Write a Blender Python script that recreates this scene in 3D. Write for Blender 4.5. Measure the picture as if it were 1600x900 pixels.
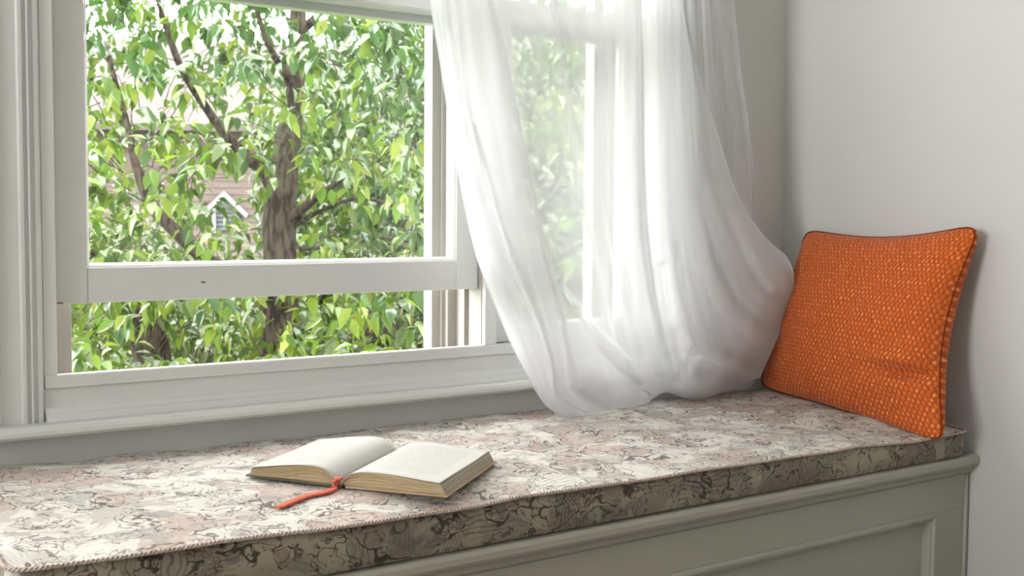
import bpy, math, random
import numpy as np
from mathutils import Vector, Matrix, Euler
for _o in list(bpy.data.objects): bpy.data.objects.remove(_o)
SC = bpy.context.scene
COL = SC.collection
random.seed(7); RNG = np.random.default_rng(11)

# ------------------------------------------------------------------ camera
FPX = 1882.0
YAW, PITCH, ROLL = (math.radians(a) for a in (35.9, 3.548, -0.443))
CAM = np.array([0.0, -2.0, 1.0])
fw = np.array([math.sin(YAW)*math.cos(PITCH), math.cos(YAW)*math.cos(PITCH), -math.sin(PITCH)])
rt0 = np.array([math.cos(YAW), -math.sin(YAW), 0.0]); dn0 = np.cross(fw, rt0)
RT = math.cos(ROLL)*rt0 + math.sin(ROLL)*dn0
DN = -math.sin(ROLL)*rt0 + math.cos(ROLL)*dn0
cd = bpy.data.cameras.new('camera'); cam = bpy.data.objects.new('camera', cd); COL.objects.link(cam)
cam.matrix_world = Matrix(((RT[0], -DN[0], -fw[0], CAM[0]), (RT[1], -DN[1], -fw[1], CAM[1]),
                           (RT[2], -DN[2], -fw[2], CAM[2]), (0, 0, 0, 1)))
cd.sensor_width = 36.0; cd.lens = FPX*36.0/1600.0; cd.clip_start = 0.05; cd.clip_end = 200
cd.dof.use_dof = True; cd.dof.focus_distance = 2.0; cd.dof.aperture_fstop = 11.0
SC.camera = cam

# ------------------------------------------------------------------ world, lights, exposure
SC.view_settings.view_transform = 'Standard'; SC.view_settings.look = 'None'
SC.view_settings.gamma = 1.0; SC.view_settings.use_curve_mapping = False
SC.view_settings.exposure = 0.0
W = bpy.data.worlds.new('overcast_sky'); SC.world = W; W.use_nodes = True
bg = W.node_tree.nodes['Background']
bg.inputs['Color'].default_value = (1.0, 0.975, 0.965, 1); bg.inputs['Strength'].default_value = 18.0
# sampling portals in the window openings (they add no light, they only guide the sky's light through)
def portal(x0, x1, z0, z1, y=.16):
    l = bpy.data.lights.new('sky_portal', 'AREA'); l.shape = 'RECTANGLE'; l.size = x1-x0; l.size_y = z1-z0; l.cycles.is_portal = True
    o = bpy.data.objects.new('sky_portal', l); COL.objects.link(o); o.location = ((x0+x1)/2, y, (z0+z1)/2); o.rotation_euler = (math.radians(-90), 0, 0)
# added fill lamps outside the two unseen windows to the left, brightening the room
for _x, _p in ((-.53, 90), (-1.83, 60)):
    l = bpy.data.lights.new('added_fill_lamp', 'AREA'); l.shape = 'RECTANGLE'; l.size = 1.1; l.size_y = 1.05; l.energy = _p; l.color = (1.0, .97, .96)
    o = bpy.data.objects.new('added_fill_lamp', l); COL.objects.link(o); o.location = (_x, .22, 1.32); o.rotation_euler = (math.radians(-90), 0, 0)
l = bpy.data.lights.new('added_side_fill_lamp', 'AREA'); l.shape = 'RECTANGLE'; l.size = .96; l.size_y = 1.16; l.energy = 32; l.color = (1.0, .965, .95); l.spread = math.radians(60)  # unseen lamp added outside the left wall to brighten the right wall
o = bpy.data.objects.new('added_side_fill_lamp', l); COL.objects.link(o); o.location = (-2.74, -1.30, 1.60); o.rotation_euler = (math.radians(103), 0, math.radians(-90))
SC.cycles.max_bounces = 10; SC.cycles.transparent_max_bounces = 24
SC.cycles.diffuse_bounces = 5; SC.cycles.transmission_bounces = 8
SC.cycles.use_denoising = True
SC.cycles.sample_clamp_indirect = 6.0
SC.cycles.caustics_reflective = False; SC.cycles.caustics_refractive = False

# ------------------------------------------------------------------ measuring helpers (points on real planes)
def ray(u, v): return (u-800)/FPX*RT + (v-450)/FPX*DN + fw
def aty(u, v, y): d = ray(u, v); return CAM + d*((y-CAM[1])/d[1])
def atx(u, v, x): d = ray(u, v); return CAM + d*((x-CAM[0])/d[0])
def atz(u, v, z): d = ray(u, v); return CAM + d*((z-CAM[2])/d[2])
def atd(u, v, t): return CAM + ray(u, v)*t

# ------------------------------------------------------------------ node helpers
class NT:
    def __init__(s, name):
        s.m = bpy.data.materials.new(name); s.m.use_nodes = True; s.t = s.m.node_tree; s.t.nodes.clear()
        s.out = s.t.nodes.new('ShaderNodeOutputMaterial')
    def n(s, typ, **kw):
        nd = s.t.nodes.new('ShaderNode'+typ)
        ins = kw.pop('ins', {})
        for k, v in kw.items(): setattr(nd, k, v)
        for k, v in ins.items():
            sock = nd.inputs[k]
            if isinstance(v, bpy.types.NodeSocket): s.t.links.new(v, sock)
            else: sock.default_value = v
        return nd
    def math(s, op, a, b=0.0, c=None, clamp=False):
        nd = s.t.nodes.new('ShaderNodeMath'); nd.operation = op; nd.use_clamp = clamp
        for i, v in enumerate((a, b) if c is None else (a, b, c)):
            if isinstance(v, bpy.types.NodeSocket): s.t.links.new(v, nd.inputs[i])
            else: nd.inputs[i].default_value = v
        return nd.outputs[0]
    def mix(s, f, a, b, blend='MIX'):
        nd = s.t.nodes.new('ShaderNodeMix'); nd.data_type = 'RGBA'; nd.blend_type = blend
        for i, v in ((0, f), (6, a), (7, b)):
            if isinstance(v, bpy.types.NodeSocket): s.t.links.new(v, nd.inputs[i])
            else: nd.inputs[i].default_value = v if i == 0 else (*v[:3], 1)
        return nd.outputs[2]
    def noise(s, vec, scale, detail=3, rough=.5, dist=0.0):
        return s.n('TexNoise', ins={'Vector': vec, 'Scale': scale, 'Detail': detail, 'Roughness': rough, 'Distortion': dist}).outputs['Fac']
    def mapping(s, vec, scale=(1, 1, 1), loc=(0, 0, 0), rot=(0, 0, 0)):
        return s.n('Mapping', ins={'Vector': vec, 'Scale': scale, 'Location': loc, 'Rotation': rot}).outputs[0]
    def step(s, x, lo, hi):   # smooth 0..1 between lo and hi
        nd = s.n('MapRange', ins={'Value': x, 'From Min': lo, 'From Max': hi}); nd.interpolation_type = 'SMOOTHSTEP'
        return nd.outputs[0]
    def surf(s, sock): s.t.links.new(sock, s.out.inputs['Surface']); return s.m
    def obj(s): return s.n('TexCoord').outputs['Object']
    def pos(s): return s.n('NewGeometry').outputs['Position']
    def uv(s): return s.n('TexCoord').outputs['UV']

def paint(name, col, rough=.45, spec=.4, bump=.15, chips=(), mott=.04, scale=1.0):
    T = NT(name); P = T.pos()
    n1 = T.noise(P, 3.0*scale, 4); n2 = T.noise(P, 160*scale, 3, .6)
    c = T.mix(T.math('MULTIPLY', n1, mott*6), col, [x*.84 for x in col])
    grime = T.step(T.noise(P, 38, 5, .75), .72, .80)
    c = T.mix(T.math('MULTIPLY', grime, .35), c, (col[0]*.6, col[1]*.52, col[2]*.42))
    for (p, r, k) in chips:
        q = T.mapping(P, (1/r, 1/r, 1/r*2.6), tuple(-a*b for a, b in zip(p, (1/r, 1/r, 2.6/r))))
        d = T.math('ADD', T.n('VectorMath', operation='LENGTH', ins={0: q}).outputs['Value'], T.math('MULTIPLY', n2, .5))
        c = T.mix(T.math('MULTIPLY', T.step(d, 1.25, .95), k), c, (.16, .10, .06))
    b = T.n('Bump', ins={'Strength': bump, 'Distance': .001, 'Height': T.math('ADD', n2, T.math('MULTIPLY', T.noise(P, 28, 3), 1.2))})
    return T.surf(T.n('BsdfPrincipled', ins={'Base Color': c, 'Roughness': rough, 'Specular IOR Level': spec, 'Normal': b.outputs[0]}).outputs[0])

def plain(name, col, rough=.6, spec=.3, noise=None, bump=0.0):
    T = NT(name); c = (*col, 1)
    ins = {'Roughness': rough, 'Specular IOR Level': spec}
    P = T.obj()
    if noise:
        sc, col2, vec = noise
        q = T.mapping(P, vec)
        f = T.noise(q, sc, 5, .6)
        c = T.mix(T.step(f, .35, .65), col, col2)
        if bump: ins['Normal'] = T.n('Bump', ins={'Strength': bump, 'Distance': .02, 'Height': f}).outputs[0]
    ins['Base Color'] = c
    return T.surf(T.n('BsdfPrincipled', ins=ins).outputs[0])

WHITE = (.575, .573, .56)
M_trim = paint('white_trim_paint', WHITE, .38, .45, .12,
               chips=[(aty(318, 441, .01), .006, .9), (aty(94, 474, .01), .007, .9), (aty(70, 605, -.01), .003, .8), (aty(684, 529, .10), .004, .9)])
M_outer = paint('weathered_outer_paint', (.32, .305, .28), .6, .3, .3, mott=.07)
M_wallp = paint('grey_wall_paint', (.50, .497, .485), .8, .2, .35, mott=.02)
M_wall_lit = paint('grey_wall_paint_lit', (.56, .55, .525), .8, .2, .35, mott=.02)  # same wall paint, lightened to stand in for room light on this wall
M_bench = paint('seat_base_paint', (.335, .32, .275), .45, .35, .15)
M_floor = plain('oak_floor', (.30, .27, .23), .5, .3, (6, (.24, .21, .175), (1, 12, 1)))
M_ceil = plain('ceiling_white', (.7, .69, .67), .9)

def m_glass():
    T = NT('window_glass')
    fr = T.n('Fresnel', ins={'IOR': 1.45}).outputs[0]
    clear = T.n('BsdfTransparent', ins={'Color': (.97, .985, .98, 1)}).outputs[0]
    haze = T.n('BsdfTranslucent', ins={'Color': (.8, .82, .84, 1)}).outputs[0]
    film = T.math('MULTIPLY', T.step(T.noise(T.pos(), 3.0, 3), .4, .75), .003)
    a = T.n('MixShader', ins={0: film, 1: clear, 2: haze}).outputs[0]
    gl = T.n('BsdfGlossy', ins={'Roughness': .02}).outputs[0]
    return T.surf(T.n('MixShader', ins={0: T.math('MULTIPLY', fr, .45), 1: a, 2: gl}).outputs[0])
M_glass = m_glass()

def m_sheer():
    T = NT('white_sheer_voile')
    geo = T.n('NewGeometry')
    dot = T.n('VectorMath', operation='DOT_PRODUCT', ins={0: geo.outputs['Normal'], 1: geo.outputs['Incoming']}).outputs['Value']
    ct = T.math('MAXIMUM', T.math('ABSOLUTE', dot), .13)
    uv = T.uv()
    wv = T.noise(T.mapping(uv, (900, 30, 1)), 1.0, 2)
    open_ = T.math('ADD', .35, T.math('MULTIPLY', wv, .10))          # share of open weave seen head on
    tr = T.math('POWER', open_, T.math('DIVIDE', 1.0, ct))           # thread overlap grows with slant
    thread = T.n('MixShader', ins={0: .50, 1: T.n('BsdfDiffuse', ins={'Color': (.92, .92, .94, 1)}).outputs[0],
                                   2: T.n('BsdfTranslucent', ins={'Color': (.58, .585, .605, 1)}).outputs[0]}).outputs[0]
    return T.surf(T.n('MixShader', ins={0: tr, 1: thread, 2: T.n('BsdfTransparent').outputs[0]}).outputs[0])
M_sheer = m_sheer()

def m_toile(name, base, dim=1.0, warm=0):
    T = NT(name); U = T.uv()
    wob = T.n('TexNoise', ins={'Vector': U, 'Scale': 7.0, 'Detail': 3.0}).outputs['Color']
    V = T.n('VectorMath', operation='ADD', ins={0: U, 1: T.n('VectorMath', operation='SCALE', ins={0: wob, 'Scale': .11}).outputs[0]}).outputs[0]
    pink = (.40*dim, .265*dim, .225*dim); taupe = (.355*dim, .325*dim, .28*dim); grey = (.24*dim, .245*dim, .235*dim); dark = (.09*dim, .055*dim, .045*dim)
    A = T.noise(T.mapping(V, (1, 1.3, 1)), 10, 3, .45)
    B = T.noise(T.mapping(V, (1, 1.7, 1), (3.1, 7.7, 0)), 12, 3, .45)
    Cn = T.noise(T.mapping(V, (1, 1.2, 1), (9.3, 1.7, 0)), 16, 3, .5)
    hz = T.math('SINE', T.math('MULTIPLY', T.n('SeparateXYZ', ins={0: V}).outputs[0], 900.0))
    hy = T.math('SINE', T.math('MULTIPLY', T.n('SeparateXYZ', ins={0: V}).outputs[1], 760.0))
    which = T.step(T.noise(U, 10, 1), .49, .51)
    hat = T.math('ADD', T.math('MULTIPLY', hz, which), T.math('MULTIPLY', hy, T.math('SUBTRACT', 1.0, which)))
    hatch = T.math('ADD', .68, T.math('MULTIPLY', T.step(T.math('ADD', hat, T.math('MULTIPLY', T.noise(U, 60, 2), 1.6)), .6, 1.1), .32))
    fuzz = T.math('ADD', .6, T.math('MULTIPLY', T.step(T.noise(U, 95, 3, .7), .38, .58), .4))
    c = T.mix(T.math('MULTIPLY', T.step(B, .51, .525), T.math('MULTIPLY', .62, hatch)), base, taupe)
    c = T.mix(T.math('MULTIPLY', T.step(A, .56, .575), T.math('MULTIPLY', .68, fuzz)), c, pink)
    c = T.mix(T.math('MULTIPLY', T.step(Cn, .60, .61), T.math('MULTIPLY', .6, hatch)), c, grey)
    c = T.mix(T.math('MULTIPLY', T.step(A, .395, .38), .8), c, [min(.68, x*1.1) for x in base])
    brk = T.step(T.noise(U, 22, 2), .42, .48)
    def line(f, lvl, w, k):
        d = T.math('ABSOLUTE', T.math('SUBTRACT', f, lvl))
        return T.math('MULTIPLY', T.math('MULTIPLY', T.step(d, w, w*.3), brk), k)
    for f, lvl, w, k in ((A, .542, .014, .9), (B, .507, .012, .75), (Cn, .52, .012, .85), (Cn, .45, .009, .7), (B, .43, .009, .7), (A, .44, .008, .6)):
        c = T.mix(line(f, lvl, w, k), c, dark)
    # denser hatched strokes in places
    st = T.math('MULTIPLY', T.step(hat, .55, .95), T.step(T.noise(T.mapping(U, (1, 1, 1), (5, 5, 0)), 8, 2), .56, .60))
    c = T.mix(T.math('MULTIPLY', T.math('MULTIPLY', st, fuzz), .55), c, [x*1.3 for x in dark])
    warp = T.math('MULTIPLY', T.math('SINE', T.math('MULTIPLY', T.n('SeparateXYZ', ins={0: U}).outputs[0], 3600.)),
                  T.math('SINE', T.math('MULTIPLY', T.n('SeparateXYZ', ins={0: U}).outputs[1], 3600.)))
    hgt = T.math('ADD', T.math('MULTIPLY', warp, .25), T.math('ADD', T.math('MULTIPLY', T.noise(U, 240, 2), .8), T.math('MULTIPLY', A, 2.5)))
    b = T.n('Bump', ins={'Strength': .55, 'Distance': .0012, 'Height': hgt}).outputs[0]
    return T.surf(T.n('BsdfPrincipled', ins={'Base Color': c, 'Roughness': .85, 'Specular IOR Level': .15, 'Sheen Weight': .15, 'Normal': b}).outputs[0])
M_toile = m_toile('printed_toile_fabric', (.60, .573, .525))
M_toile_shaded = m_toile('printed_toile_boxing_shaded', (.27, .235, .175), .42)  # same print darkened: shade on the cushion front put into the colour
M_cord = plain('twisted_piping_cord', (.56, .48, .43), .9, .1, (300, (.34, .25, .22), (1, 1, 1)))

def m_pillow(thread=1.0):
    T = NT('orange_basket_weave'); U = T.uv()
    sp = T.n('SeparateXYZ', ins={0: U}); N = 46.0
    wb = T.math('MULTIPLY', T.math('SUBTRACT', T.noise(U, 30, 3), .5), 1.1)
    u = T.math('ADD', T.math('MULTIPLY', sp.outputs[0], N), wb); v = T.math('ADD', T.math('MULTIPLY', sp.outputs[1], N*.92), wb)
    row = T.math('FLOOR', v)
    off = T.math('MULTIPLY', T.math('MODULO', row, 2.0), .5)
    us = T.math('ADD', u, off)
    fu = T.math('SUBTRACT', T.math('FRACT', us), .5); fv = T.math('SUBTRACT', T.math('FRACT', v), .5)
    cell = T.n('CombineXYZ', ins={0: T.math('FLOOR', us), 1: row}).outputs[0]
    rnd = T.n('TexWhiteNoise', ins={'Vector': cell}).outputs['Value']
    d = T.math('SQRT', T.math('ADD', T.math('POWER', T.math('MULTIPLY', fu, 3.3), 2.0), T.math('POWER', T.math('MULTIPLY', fv, 1.75), 2.0)))
    knot = T.step(d, 1.0, .25)
    base = T.mix(T.noise(U, 14, 3), (.64, .138, .020), (.52, .098, .014))
    c = T.mix(T.step(d, .75, 1.45), base, (.34, .062, .013))
    fleck = T.math('MULTIPLY', T.step(d, .62, .25), T.step(rnd, .15, .9))
    c = T.mix(T.math('MULTIPLY', fleck, .75), c, (.88, .37, .13))
    fib = T.noise(T.mapping(U, (400, 120, 1)), 1.0, 3)
    b = T.n('Bump', ins={'Strength': .8, 'Distance': .002, 'Height': T.math('ADD', knot, T.math('MULTIPLY', fib, .5))}).outputs[0]
    return T.surf(T.n('BsdfPrincipled', ins={'Base Color': c, 'Roughness': .85, 'Specular IOR Level': .2, 'Sheen Weight': .1, 'Normal': b}).outputs[0])
M_pillow = m_pillow()
M_seam = plain('pillow_seam_thread', (.16, .028, .008), .9, .1)

# ------------------------------------------------------------------ mesh helpers
def link(name, me, mat=None, parent=None):
    o = bpy.data.objects.new(name, me); COL.objects.link(o)
    if mat is not None and me is not None and not me.materials: me.materials.append(mat)
    if parent is not None: o.parent = parent
    return o
def mesh(name, V, F, mat=None, parent=None, smooth=False, uv=None):
    me = bpy.data.meshes.new(name); me.from_pydata([tuple(map(float, v)) for v in V], [], [tuple(map(int, f)) for f in F])
    me.validate(); me.update()
    if uv is not None:
        l = me.uv_layers.new(name='UVMap'); idx = np.zeros(len(me.loops), 'i'); me.loops.foreach_get('vertex_index', idx)
        l.data.foreach_set('uv', np.asarray(uv, 'f')[idx].ravel())
    if smooth: me.polygons.foreach_set('use_smooth', [True]*len(me.polygons))
    return link(name, me, mat, parent)
class MB:
    def __init__(s): s.V = []; s.F = []
    def add(s, V, F):
        k = len(s.V); s.V += [tuple(v) for v in V]; s.F += [tuple(i+k for i in f) for f in F]; return s
    def box(s, a, b):
        (x0, y0, z0), (x1, y1, z1) = a, b
        return s.add([(x0, y0, z0), (x1, y0, z0), (x1, y1, z0), (x0, y1, z0), (x0, y0, z1), (x1, y0, z1), (x1, y1, z1), (x0, y1, z1)],
                     [(0, 3, 2, 1), (4, 5, 6, 7), (0, 1, 5, 4), (1, 2, 6, 5), (2, 3, 7, 6), (3, 0, 4, 7)])
    def prism(s, prof, a, b, axis):
        """closed profile extruded from a to b; axis x: prof=(y,z); axis z: prof=(x,y); axis y: prof=(x,z)"""
        n = len(prof)
        def P(p, t): return {'x': (t, p[0], p[1]), 'z': (p[0], p[1], t), 'y': (p[0], t, p[1])}[axis]
        V = [P(p, a) for p in prof]+[P(p, b) for p in prof]
        F = [(i, (i+1) % n, n+(i+1) % n, n+i) for i in range(n)]+[tuple(range(n-1, -1, -1)), tuple(range(n, 2*n))]
        return s.add(V, F)
    def tube(s, pts, rad, sides=8, cap=True):
        pts = [Vector(p) for p in pts]; rings = []
        up = Vector((0, 0, 1)); prev = None
        for i, p in enumerate(pts):
            t = (pts[min(i+1, len(pts)-1)]-pts[max(i-1, 0)]).normalized()
            if prev is None:
                a = t.cross(up if abs(t.z) < .9 else Vector((1, 0, 0))).normalized()
            else: a = (prev - t*prev.dot(t)).normalized()
            prev = a; b = t.cross(a); r = rad[i] if hasattr(rad, '__len__') else rad
            rings.append([p+(a*math.cos(k*2*math.pi/sides)+b*math.sin(k*2*math.pi/sides))*r for k in range(sides)])
        V = [v for r in rings for v in r]; F = []
        for i in range(len(rings)-1):
            for k in range(sides):
                F.append((i*sides+k, i*sides+(k+1) % sides, (i+1)*sides+(k+1) % sides, (i+1)*sides+k))
        if cap: F += [tuple(range(sides-1, -1, -1)), tuple((len(rings)-1)*sides+k for k in range(sides))]
        return s.add(V, F)
    def make(s, name, mat, parent=None, bevel=0, smooth=False):
        o = mesh(name, s.V, s.F, mat, parent, smooth)
        if bevel:
            m = o.modifiers.new('bevel', 'BEVEL'); m.width = bevel; m.segments = 2; m.limit_method = 'ANGLE'; m.angle_limit = math.radians(40)
            m.harden_normals = False
        return o
def fixn(o):
    import bmesh
    bm = bmesh.new(); bm.from_mesh(o.data); bmesh.ops.recalc_face_normals(bm, faces=bm.faces); bm.to_mesh(o.data); bm.free(); return o
def struct(o): o['kind'] = 'structure'; return o
def tag(o, label, cat, group=None):
    o['label'] = label; o['category'] = cat
    if group: o['group'] = group
    return o
def empty(name, loc=(0, 0, 0)):
    o = bpy.data.objects.new(name, None); COL.objects.link(o); o.location = loc; o.empty_display_size = .1; return o
def grid_faces(nu, nv, off=0):
    return [(off+i*nv+j, off+(i+1)*nv+j, off+(i+1)*nv+j+1, off+i*nv+j+1) for i in range(nu-1) for j in range(nv-1)]
def catmull(pts, n):
    """n points along a smooth curve through pts (any dimension), even in chord length"""
    P = np.array(pts, float); d = np.r_[0, np.cumsum(np.linalg.norm(np.diff(P, axis=0), axis=1))]; d /= d[-1]
    t = np.linspace(0, 1, n); out = []
    m = np.gradient(P, d, axis=0)
    for q in t:
        k = min(max(np.searchsorted(d, q)-1, 0), len(P)-2); h = d[k+1]-d[k]; s = (q-d[k])/h
        out.append((2*s**3-3*s**2+1)*P[k]+(s**3-2*s**2+s)*h*m[k]+(-2*s**3+3*s**2)*P[k+1]+(s**3-s**2)*h*m[k+1])
    return np.array(out)
def vnoise(x, y, seed=0):
    """smooth value noise, numpy arrays"""
    x = np.asarray(x, float); y = np.asarray(y, float)
    xi = np.floor(x).astype(int); yi = np.floor(y).astype(int); fx = x-xi; fy = y-yi
    fx = fx*fx*(3-2*fx); fy = fy*fy*(3-2*fy)
    def h(a, b): return np.modf(np.abs(np.sin(a*127.1+b*311.7+seed*74.7)*43758.5453))[0]
    return (h(xi, yi)*(1-fx)+h(xi+1, yi)*fx)*(1-fy)+(h(xi, yi+1)*(1-fx)+h(xi+1, yi+1)*fx)*fy

# ------------------------------------------------------------------ room shell
XR = 2.26; XL = -2.6; YF = -3.9; ZC = 2.6
OX0, OX1, OZ0, OZ1 = .535, 1.815, .70, 1.88      # opening for the two windows
W3_ = (-1.12, .06); W4 = (-2.42, -1.24)            # two unseen windows added left of the frame to let in more light
b = MB(); WT = .10
for a, c in ((XL-.1, W4[0]), (W4[1], W3_[0]), (W3_[1], OX0)): b.box((a, 0, OZ0), (c, WT, OZ1))
b.box((XL-.1, 0, -.02), (OX0, WT, OZ0)); b.box((XL-.1, 0, OZ1), (OX0, WT, ZC)); b.box((OX1, 0, -.02), (XR+.1, WT, ZC))
b.box((OX0, 0, -.02), (OX1, WT, OZ0)); b.box((OX0, 0, OZ1), (OX1, WT, ZC))
struct(b.make('wall_back', M_wall_lit))
struct(MB().box((XR, YF-.1, -.02), (XR+.1, 0, ZC)).make('wall_right', M_wallp))
b = MB(); LY0, LY1, LZ0, LZ1 = -1.8, -.8, 1.0, 2.2      # opening of an unseen side window, added for fill light
b.box((XL-.1, YF-.1, -.02), (XL, LY0, ZC)); b.box((XL-.1, LY1, -.02), (XL, 0, ZC)); b.box((XL-.1, LY0, -.02), (XL, LY1, LZ0)); b.box((XL-.1, LY0, LZ1), (XL, LY1, ZC))
struct(b.make('wall_left', M_wallp))
b = MB(); b.box((XL, YF-.1, 0), (XR, YF, ZC))
struct(b.make('wall_front', M_wallp))
struct(MB().box((XL-.1, YF-.1, -.1), (XR+.1, WT, -.0)).make('floor', M_floor))
struct(MB().box((XL-.1, YF-.1, ZC), (XR+.1, WT, ZC+.1)).make('ceiling', M_ceil))

# casing mouldings (profile in x,y, extruded up)
def casing(x_in, side, name, z0, z1):
    """profile from the inner edge outwards; side=-1 runs towards -x"""
    P = [(0, 0), (0, -.012), (.004, -.016), (.010, -.016), (.012, -.013), (.0145, -.013), (.018, -.020), (.0205, -.020), (.0215, -.015),
         (.025, -.015), (.028, -.021), (.034, -.021), (.036, -.017), (.066, -.017), (.068, -.022), (.073, -.026), (.085, -.026), (.088, -.022), (.088, 0)]
    pr = [(x_in+side*a, y) for a, y in P]
    return struct(fixn(MB().prism(pr, z0, z1, 'z').make(name, M_trim, None, .0008)))
casing(.5165, -1, 'trim_1', .66, OZ1+.02)
casing(1.838, 1, 'trim_2', .66, OZ1+.02)
P = [(-.0, OZ1+.0), (-.018, OZ1+.0), (-.018, OZ1+.05), (-.024, OZ1+.055), (-.024, OZ1+.09), (0, OZ1+.09)]
struct(fixn(MB().prism(P, .42, 1.93, 'x').make('trim_3', M_trim, None, .001)))

# stool with its apron and cove below the windows (profile y,z)
X0s, X1s = .40, 1.955
P = [(0, .7345), (-.010, .7345), (-.012, .732), (-.012, .7135), (-.0065, .712), (-.0065, .6835), (-.010, .681), (-.013, .674), (-.018, .671), (-.020, .667),
     (-.024, .6615), (-.026, .660), (0, .660)]
struct(fixn(MB().prism(P, .518, 1.84, 'x').make('trim_4', M_trim, None, .0007)))
P = [(0, .661), (-.044, .661), (-.050, .658), (-.053, .652), (-.053, .646), (-.049, .641), (-.034, .640), (-.030, .637), (-.010, .637), (-.008, .633), (0, .633)]
struct(fixn(MB().prism(P, X0s, X1s, 'x').make('trim_5', M_trim, None, .001)))

struct(MB().box((.40, -.0065, .0), (1.955, .0, .6335)).make('trim_10', M_trim, None, .001))

# ------------------------------------------------------------------ windows
def sash(name, x0, x1, z0, z1, y0, st, rb, rt_, root, mat=M_trim, t=.034):
    """frame of two stiles and two rails, glazing bead and pane"""
    b = MB(); g = .0004
    b.box((x0, y0, z0), (x0+st-g, y0+t, z1)); b.box((x1-st+g, y0, z0), (x1, y0+t, z1))
    b.box((x0+st, y0+.0003, z0), (x1-st, y0+t, z0+rb)); b.box((x0+st, y0+.0003, z1-rt_), (x1-st, y0+t, z1))
    o = b.make(name, mat, root, .0012)
    ix0, ix1, iz0, iz1 = x0+st, x1-st, z0+rb, z1-rt_
    b = MB(); w = .007
    # sloped bead all round: outer edge flush with the frame, inner edge set back to the pane
    yo, yi = y0+.002, y0+.014
    q = [((ix0, yo, iz0), (ix0+w, yi, iz0+w)), ((ix1, yo, iz0), (ix1-w, yi, iz0+w)), ((ix1, yo, iz1), (ix1-w, yi, iz1-w)), ((ix0, yo, iz1), (ix0+w, yi, iz1-w))]
    V = []
    for a, c in q: V += [a, (c[0]*.5+a[0]*.5, yo+.003, c[2]*.5+a[2]*.5), (c[0]*.5+a[0]*.5, yo+.006, c[2]*.5+a[2]*.5), c, (c[0], y0+.026, c[2])]
    F = []
    for k in range(4):
        for j in range(4): F.append((k*5+j, ((k+1) % 4)*5+j, ((k+1) % 4)*5+j+1, k*5+j+1))
    mesh('glazing_bead', V, F, mat, o)
    mesh('glass_pane', *[(lambda B: (B.V, B.F))(MB().box((ix0+w*.4, y0+.017, iz0+w*.4), (ix1-w*.4, y0+.0185, iz1-w*.4)))][0], M_glass, o)
    return o
def window(name, x0, x1, lo_z0, lo_gz0, lo_gz1, lo_z1, inset, stile):
    root = struct(empty(name, ((x0+x1)/2, 0, .73)))
    root.location = (0, 0, 0)
    zs = .7335
    # frame parts
    b = MB()   # stepped jambs
    for s, xe in ((1, x0), (-1, x1)):
        pr = [(xe, -.0), (xe, .0475), (xe+s*.010, .0475), (xe+s*.010, .0545), (xe+s*.002, .0545), (xe+s*.002, .088), (xe+s*inset*.45, .088), (xe+s*inset*.45, .098),
              (xe+s*inset*.62, .098), (xe+s*inset*.62, .104), (xe+s*inset, .104), (xe+s*inset, .135), (xe-s*.02, .135), (xe-s*.02, 0)]
        b.prism(pr, zs-.045, OZ1, 'z')
    fixn(b.make('window_jamb', M_outer, root, .0008))
    fixn(MB().prism([(-.0095, zs-.012), (-.0095, zs), (.012, zs), (.15, zs-.042), (.15, zs-.06)], x0-.01, x1+.01, 'x').make('window_sill', M_outer, root, .0005))
    b = MB(); b.box((x0, .104, OZ1-.08), (x1, .135, OZ1)); b.box((x0, 0, OZ1-.02), (x1, .104, OZ1)); b.make('window_head', M_outer, root, .001)
    lo = sash('lower_sash', x0+.0015, x1-.0015, lo_z0, lo_z1, .0105, stile, lo_gz0-lo_z0, lo_z1-lo_gz1, root)
    up = sash('upper_sash', x0+.003, x1-.003, lo_gz1-.019, OZ1-.025, .056, stile*.92, .046, .05, root, M_trim, .030)
    return root
window('window_1', .5405, 1.3715, .8470, .9050, 1.3930, 1.4400, .053, .0525)
window('window_2', 1.4035, 1.8060, .7350, .7640, 1.3930, 1.4330, .060, .0460)
window('added_window_3', W3_[0]+.005, W3_[1]-.005, .7350, .7900, 1.3050, 1.3500, .053, .0525)  # this and the next are unseen windows added to light the room
window('added_window_4', W4[0]+.005, W4[1]-.005, .7350, .7900, 1.3050, 1.3500, .053, .0525)
portal(W4[0], W4[1], OZ0, OZ1); portal(W3_[0], W3_[1], OZ0, OZ1); portal(OX0, 1.375, OZ0, OZ1); portal(1.40, OX1, OZ0, OZ1)
w5 = struct(empty('added_window_5')); b = MB()  # unseen window added so the side fill lamp can shine in
for a, c in ((LY0, LY0+.05), (LY1-.05, LY1)): b.box((XL-.07, a, LZ0), (XL-.03, c, LZ1))
for a, c in ((LZ0, LZ0+.05), (1.58, 1.61), (LZ1-.05, LZ1)): b.box((XL-.069, LY0+.05, a), (XL-.031, LY1-.05, c))
b.make('sash_frame', M_trim, w5, .001)
MB().box((XL-.052, LY0+.05, LZ0+.05), (XL-.05, LY1-.05, LZ1-.05)).make('glass_pane', M_glass, w5)
# stops and mullion cover boards facing the room
st = MB(); st.box((.5175, -.010, .7345), (.5385, .0095, OZ1)); struct(st.make('trim_6', M_trim, None, .001))
st = MB(); st.box((1.3735, -.011, .7345), (1.4025, .0095, OZ1)); struct(st.make('trim_7', M_trim, None, .0012))
st = MB(); st.box((1.3780, .0095, .7345), (1.3980, .134, OZ1)); struct(st.make('trim_8', M_outer, None, .0005))
st = MB(); st.box((1.8075, -.010, .7345), (1.8370, .0095, OZ1)); struct(st.make('trim_9', M_trim, None, .001))

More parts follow.
